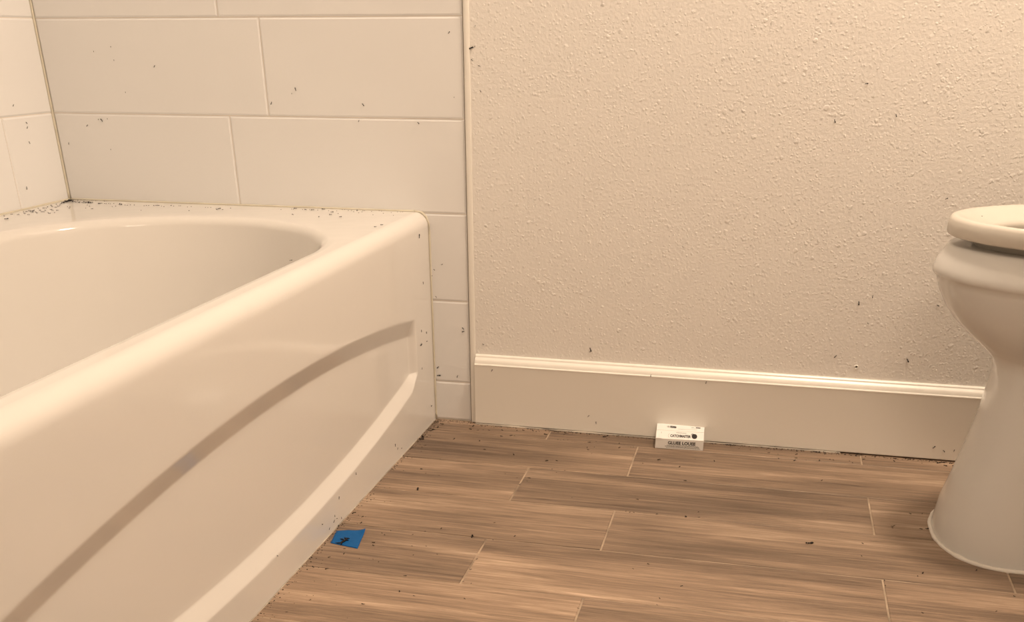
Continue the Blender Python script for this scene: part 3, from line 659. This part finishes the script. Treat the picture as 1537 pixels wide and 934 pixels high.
REST = [(-7873,-309,4167,27),(-6574,-509,4167,26),(-8023,-409,4167,27),(9271,-129,0,24),(-6507,-451,4167,26),(2785,-919,0,23),(383,-456,0,24),(-6891,-4,6193,23),(-6552,-461,4167,26),(-4735,-401,4167,25),(-4984,-520,4167,25),(-7026,-4,6751,23),(6851,-691,0,23),(-7045,-4,6980,23),(-7539,-1043,4167,26),(3487,-754,0,23),(3534,-743,0,23),(-8098,-338,4167,27),(-7141,-744,4167,26),(-4940,-448,4167,25),(1868,-2922,0,21),(-499,-1591,0,23),(-8220,-366,4167,27),(-7111,-674,4167,26),(218,-3,6989,20),(565,-273,0,24),(-6825,-460,4167,26),(-8174,-289,4167,27),(2203,-1807,0,22),(-6948,-509,4167,26),(3824,-1569,0,22),(-7863,-1118,4167,26),(7710,-634,0,23),(-6912,-458,4167,26),(-8248,-284,4167,27),(7706,-622,0,23),(-7005,-501,4167,26),(7360,-578,0,23),(-5204,-446,4167,25),(6324,-491,0,23),(-5165,-396,4167,25),(7290,-540,0,23),(-6304,-1065,4167,25),(1655,-2824,0,21),(7300,-532,0,23),(7357,-536,0,23),(-7435,-4,6900,23),(-5269,-420,4167,25),(-189,-4,6171,20),(7658,-544,0,23),(7653,-540,0,23),(-7393,-4,5713,23),(6,-2249,0,22),(2458,-3,2092,20),(2769,-610,0,23),(-7622,-791,4167,26),(-7934,-989,4167,26),(2061,-697,0,23),(-7437,-4,5150,23),(5794,-366,0,23),(2804,-3484,0,20),(5576,-353,0,23),(-3378,-4,6203,21),(2195,-644,0,23),(1999,-678,0,23),(2005,-676,0,23),(2110,-652,0,23),(-7599,-4,5699,23),(-8016,-944,4167,26),(-5643,-464,4167,25),(6182,-274,0,23),(223,-3032,0,21),(-5600,-391,4167,25),(-7753,-672,4167,26),(-7394,-418,4167,26),(1393,-2672,0,21),(-7349,-364,4167,26),(2951,-388,0,23),(-7488,-418,4167,26),(-7455,-388,4167,26),(6029,-183,0,23),(5525,-173,0,23),(5160,-161,0,23),(-7530,-406,4167,26),(4780,-1135,0,22),(2314,-2389,0,21),(1096,-654,0,23),(-7645,-454,4167,26),(2983,-293,0,23),(-54,-2984,0,21),(6817,-157,0,23),(6742,-143,0,23),(6592,-134,0,23),(2789,-1284,0,22),(-6133,-513,4167,25),(-7609,-380,4167,26),(-5973,-413,4167,25),(-5860,-345,4167,25),(6914,-134,0,23),(2854,-277,0,23),(-7634,-386,4167,26),(-5890,-352,4167,25),(8992,-344,0,23),(2065,-360,0,23),(2446,-2265,0,21),(2440,-2262,0,21),(8347,-225,0,23),(-6210,-468,4167,25),(2227,-288,0,23),(7702,-106,0,23),(2132,-276,0,23),(2199,-2244,0,21),(2194,-2244,0,21),(-18,-6928,0,17),(-719,-6079,0,18),(-695,-3811,0,20),(-674,-8309,0,16),(-490,-7004,0,17),(-389,-8118,0,16),(-2458,-90,4167,23),(-2501,-100,4167,23),(-2942,-270,4167,23),(-734,-7040,0,17),(-547,-8092,0,16),(-270,-5651,0,18),(231,-3,7312,19),(-1284,-559,4167,22),(224,-6545,0,17),(-498,-6862,0,17),(-705,-6947,0,17),(-3128,-244,4167,23),(-709,-8130,0,16),(-3258,-273,4167,23),(-716,-1409,0,22),(-217,-7842,0,16),(-767,-6925,0,17),(5,-6560,0,17),(-306,-7863,0,16),(-1685,-586,4167,22),(-524,-6758,0,17),(-701,-1319,0,22),(-3672,-368,4167,23),(-548,-2313,0,21),(-3465,-251,4167,23),(-354,-4404,0,19),(-3495,-258,4167,23),(-260,-4363,0,19),(-634,-2311,0,21),(-728,-2310,0,21),(-649,-7905,0,16),(-1558,-359,4167,22),(-593,-7846,0,16),(-758,-6703,0,17),(-580,-4316,0,19),(-1439,-238,4167,22),(-2391,-590,4167,22),(-765,-7854,0,16),(-489,-5369,0,18),(-14,-7459,0,16),(-1253,-115,4167,22),(-1292,-124,4167,22),(-2043,-403,4167,22),(-1351,-137,4167,22),(-691,-1003,0,22),(-703,-5394,0,18),(-759,-7774,0,16),(-769,-6555,0,17),(504,-8335,0,15),(-482,-1929,0,21),(-683,-4198,0,19),(-2018,-290,4167,22),(-1856,-199,4167,22),(-1681,-118,4167,22),(-498,-2962,0,20),(-2185,-301,4167,22),(-783,-4174,0,19),(-1740,-91,4167,22),(-161,-7345,0,16),(-377,-7430,0,16),(-731,-6394,0,17),(-2026,-129,4167,22),(-2056,-136,4167,22),(-451,-5076,0,18),(-684,-7536,0,16),(-637,-7505,0,16),(-760,-7554,0,16),(-661,-7497,0,16),(-2539,-287,4167,22),(-2336,-200,4167,22),(-2287,-161,4167,22),(-594,-5048,0,18),(-706,-6257,0,17),(-2708,-285,4167,22),(-537,-8598,0,15),(-756,-7451,0,16),(-521,-1606,0,21),(-763,-6232,0,17),(-500,-8542,0,15),(-475,-3789,0,19),(-567,-3811,0,19),(-658,-6120,0,17),(-642,-8545,0,15),(-554,-8495,0,15),(-785,-8579,0,15)]
BUG_LABEL = {
 'left_ledge': ('tiny dead bug on the tub ledge by the long wall', UP), 'back_ledge': ('tiny dead bug on the tub ledge by the end wall', UP),
 'rim_corner': ('small dead bug on the open corner of the tub rim', UP), 'rim_edge': ('lone dead bug on the inner edge of the long tub rim', UP),
 'end_tiles': ('tiny dead bug on the tiles above the tub end', FW), 'left_tiles': ('tiny dead bug stuck on the tiles of the long tub wall', RX),
 'column_tiles': ('tiny dead bug on the narrow tile column', FW), 'tub_front_end': ('small dead bug stuck on the tub front near the narrow tile column', RX),
 'tub_front_foot': ('tiny dead bug low on the tub front', RX), 'floor_tub': ('tiny dead bug on the floor by the tub', UP),
 'floor_base': ('tiny dead bug on the floor by the baseboard', UP), 'floor_toilet': ('tiny dead bug on the floor beside the toilet foot', UP),
 'baseboard_face': ('tiny dead bug on the white baseboard', FW), 'floor_open': ('tiny dead bug on the planks', UP),
 'floor_winged': ('dead winged bug alone on the planks left of the toilet', UP), 'wall_trim': ('dark dead bug on the cream wall right beside the tile edge strip', FW),
 'cream_wall': ('tiny dead bug on the cream wall', FW)}

def where(g, x, y, z):
    """what the bug lies beside, so that its label points to a small area"""
    if g == 'floor_base':
        return (', by the tile column' if x < 0.09 else ', left of the carton' if x < 0.385 else ', at the carton' if x < 0.50 else ', right of the carton' if x < 0.72 else ', near the toilet foot') + ('' if y > -0.05 else ' but further out')
    if g == 'back_ledge': return ', in the far tiled corner' if x < -0.77 else ', at the upright tile joint' if -0.53 < x < -0.42 else ', left of the tile joint' if x < -0.5 else ', near the outer corner'
    if g == 'left_ledge': return ', deep in the corner' if y > -0.07 else ', a hand from the corner' if y > -0.17 else ', farthest from the corner'
    if g == 'floor_tub': return ', near the tile column' if y > -0.3 else ', before the blue tape' if y > -0.56 else ', beside the blue tape' if y > -0.66 else ', nearer than the blue tape'
    if g == 'floor_open':
        return (' near the tub' if x < 0.05 else ' below the carton' if x < 0.5 else ' left of the toilet') + (', far half' if y > -0.5 else ', near half')
    if g == 'cream_wall': return (', high up' if z > 0.5 else ', low above the baseboard' if z < 0.3 else ', at mid height') + (' by the tile edge strip' if x < 0.1 else ' above the carton side' if x < 0.55 else ' on the toilet side')
    if g == 'end_tiles': return (', upper row' if z > 0.58 else ', lower row') + (' left tile' if x < -0.39 else ' right tile')
    if g == 'column_tiles': return ', third tile from the floor' if z > 0.25 else ', second tile from the floor'
    if g == 'baseboard_face': return ' by the toilet foot' if x > 0.75 else ' left of the carton' if x < 0.4 else ' right of the carton'
    if g == 'tub_front_foot': return ', level with the blue tape' if -0.68 < y < -0.45 else ', nearer the tile column' if y > -0.45 else ', nearest the viewer'
    return ''
todo = []
for g in BUGS:
    if g not in BUG_LABEL: continue
    lab, nrm = BUG_LABEL[g]
    for x, y, z, sz in BUGS[g]:
        w = where(g, x*1e-4, y*1e-4, z*1e-4)
        todo.append((Vector((x, y, z))*1e-4, nrm, sz*1e-4*1.7, lab+w, g))
cnt = {}
for t in todo: cnt[t[3]] = cnt.get(t[3], 0)+1
for p, nrm, sz, lab, g in todo: bug(p, nrm, sz, lab, None if cnt[lab] == 1 else 'bugs: '+lab[lab.index('dead bug')+9:])
# the smallest specks of the same kind: too many and too small to pick apart
bm = bmesh.new(); rz = random.Random(11)
def crumb(p, s, flat=0.6):
    a = rz.uniform(0, 6.28); v = []
    for k in range(5):
        r = s*rz.uniform(0.6, 1.1); v.append(bm.verts.new(p+Vector((r*math.cos(a+k*1.257), 0.7*r*math.sin(a+k*1.257), 0))))
    t = bm.verts.new(p+Vector((0, 0, s*flat)))
    for k in range(5): bm.faces.new((v[k], v[(k+1) % 5], t))
for x, y, z, sz in REST:
    x, y, z, sz = x*1e-4, y*1e-4, z*1e-4, sz*1e-4*0.62
    if abs(y) < 0.001 and z > 0.01: ellip(bm, (x, -0.0007, z), (0.0005, 0.0006, sz), 5, 3)
    else: crumb(Vector((x, y, z)), sz)
o = obj('dead_bug_specks', bm, BUG); tag(o, 'scatter of the tiniest dead bugs along the tub ledge, walls and floor edges', 'bugs', kind='stuff')
bm = bmesh.new()
for k in range(560):                            # grit along the baseboard
    x = rz.uniform(0.014, 0.98); y = -0.0165-abs(rz.gauss(0, 0.0045))
    if 0.388 < x < 0.496: continue
    crumb(Vector((x, y, 0)), rz.uniform(0.0006, 0.0019), 0.85)
for k in range(340):                            # grit along the tub foot, thickest at the corner
    y = -abs(rz.gauss(0, 0.06)) if k < 120 else rz.uniform(-1.0, -0.02)
    x = -0.0752+abs(rz.gauss(0, 0.0045 if k >= 120 else 0.008)); crumb(Vector((x, y-0.004, 0)), rz.uniform(0.0006, 0.0017), 0.8)
for k in range(110):                            # the dirty corner by the tile column
    x = rz.uniform(-0.076, 0.012); y = -0.003-abs(rz.gauss(0, 0.009)); crumb(Vector((x, y, 0)), rz.uniform(0.0006, 0.0019), 0.5)
for k in range(90):                             # and the far corner of the tub ledge
    x = XL+0.006+abs(rz.gauss(0, 0.035)); y = -0.0045-abs(rz.gauss(0, 0.0025)); crumb(Vector((x, y, ZR)), rz.uniform(0.0006, 0.0014), 0.5)
o = obj('dirt_crumbs', bm, DIRT); tag(o, 'dark grit and debris gathered along the baseboard, tub foot and corners', 'dirt', kind='stuff')
# seat speck
bug(Vector((0.8584, -0.3357, 0.4885)), UP, 0.0022, 'tiny dead bug lying on the toilet seat', None)
# larger insect on the tape
bm = bmesh.new()
zt = 0.0016
ellip(bm, (0, 0, 0), (1, 1, 1), 12, 8)
for v in bm.verts:
    t = v.co.x; w = 0.0021*(1.0-0.25*t-0.25*t*t*0.6)*(1-0.22*math.exp(-((t-0.35)/0.12)**2))
    v.co = Vector((-0.0444+0.0014*t+0.0012*math.sin(t*2.2)+v.co.y*w, -0.6079+0.0085*t-v.co.y*w*0.25, zt+0.0004+v.co.z*0.0012))
insect = obj('dead_insect', bm, BUG, smooth=True)
tag(insect, 'largest dead insect, dark with spread legs, lying on the blue tape', 'insect')
def limb(nm, pts, r):
    bm = bmesh.new(); tube(bm, pts, r, 5); obj(nm, bm, BUG, insect, True)
for pts in ([(-0.0452, -0.6138, 0.0018), (-0.0490, -0.6166, 0.0024), (-0.0530, -0.6150, 0.0008), (-0.0562, -0.6142, 0.0007)],
            [(-0.0445, -0.6050, 0.0018), (-0.0490, -0.6030, 0.0028), (-0.0540, -0.5998, 0.0007)],
            [(-0.0438, -0.6020, 0.0018), (-0.0470, -0.5970, 0.0027), (-0.0490, -0.5925, 0.0007)],
            [(-0.0432, -0.6010, 0.0018), (-0.0415, -0.5980, 0.0027), (-0.0398, -0.5942, 0.0007)],
            [(-0.0435, -0.6040, 0.0018), (-0.0410, -0.6040, 0.0024), (-0.0386, -0.6020, 0.0007)],
            [(-0.0452, -0.6150, 0.0016), (-0.0440, -0.6180, 0.0020), (-0.0450, -0.6205, 0.0006)]):
    limb('leg', pts, [0.00095]*(len(pts)-1)+[0.0006])
for pts in ([(-0.0435, -0.6000, 0.0018), (-0.0452, -0.5965, 0.0022), (-0.0455, -0.5935, 0.0012)], [(-0.0430, -0.6000, 0.0018), (-0.0425, -0.5965, 0.0022), (-0.0440, -0.5945, 0.0012)]):
    limb('antenna', pts, 0.0005)
# small dimple with a dark centre in the wall paint
bm = bmesh.new(); c = Vector((0.7553, -0.0004, 0.1668))
tube(bm, [c+Vector((0.0034*math.cos(2*PI*k/20), 0, 0.0034*math.sin(2*PI*k/20))) for k in range(21)], 0.0011, 6, False)
obj('paint_ring', bm, PAINT, wall_back, True)
bm = bmesh.new(); ellip(bm, c+Vector((0.0002, -0.0002, 0.0012)), (0.0016, 0.0007, 0.0018), 8, 6); obj('dark_hole', bm, DIRT, wall_back, True)
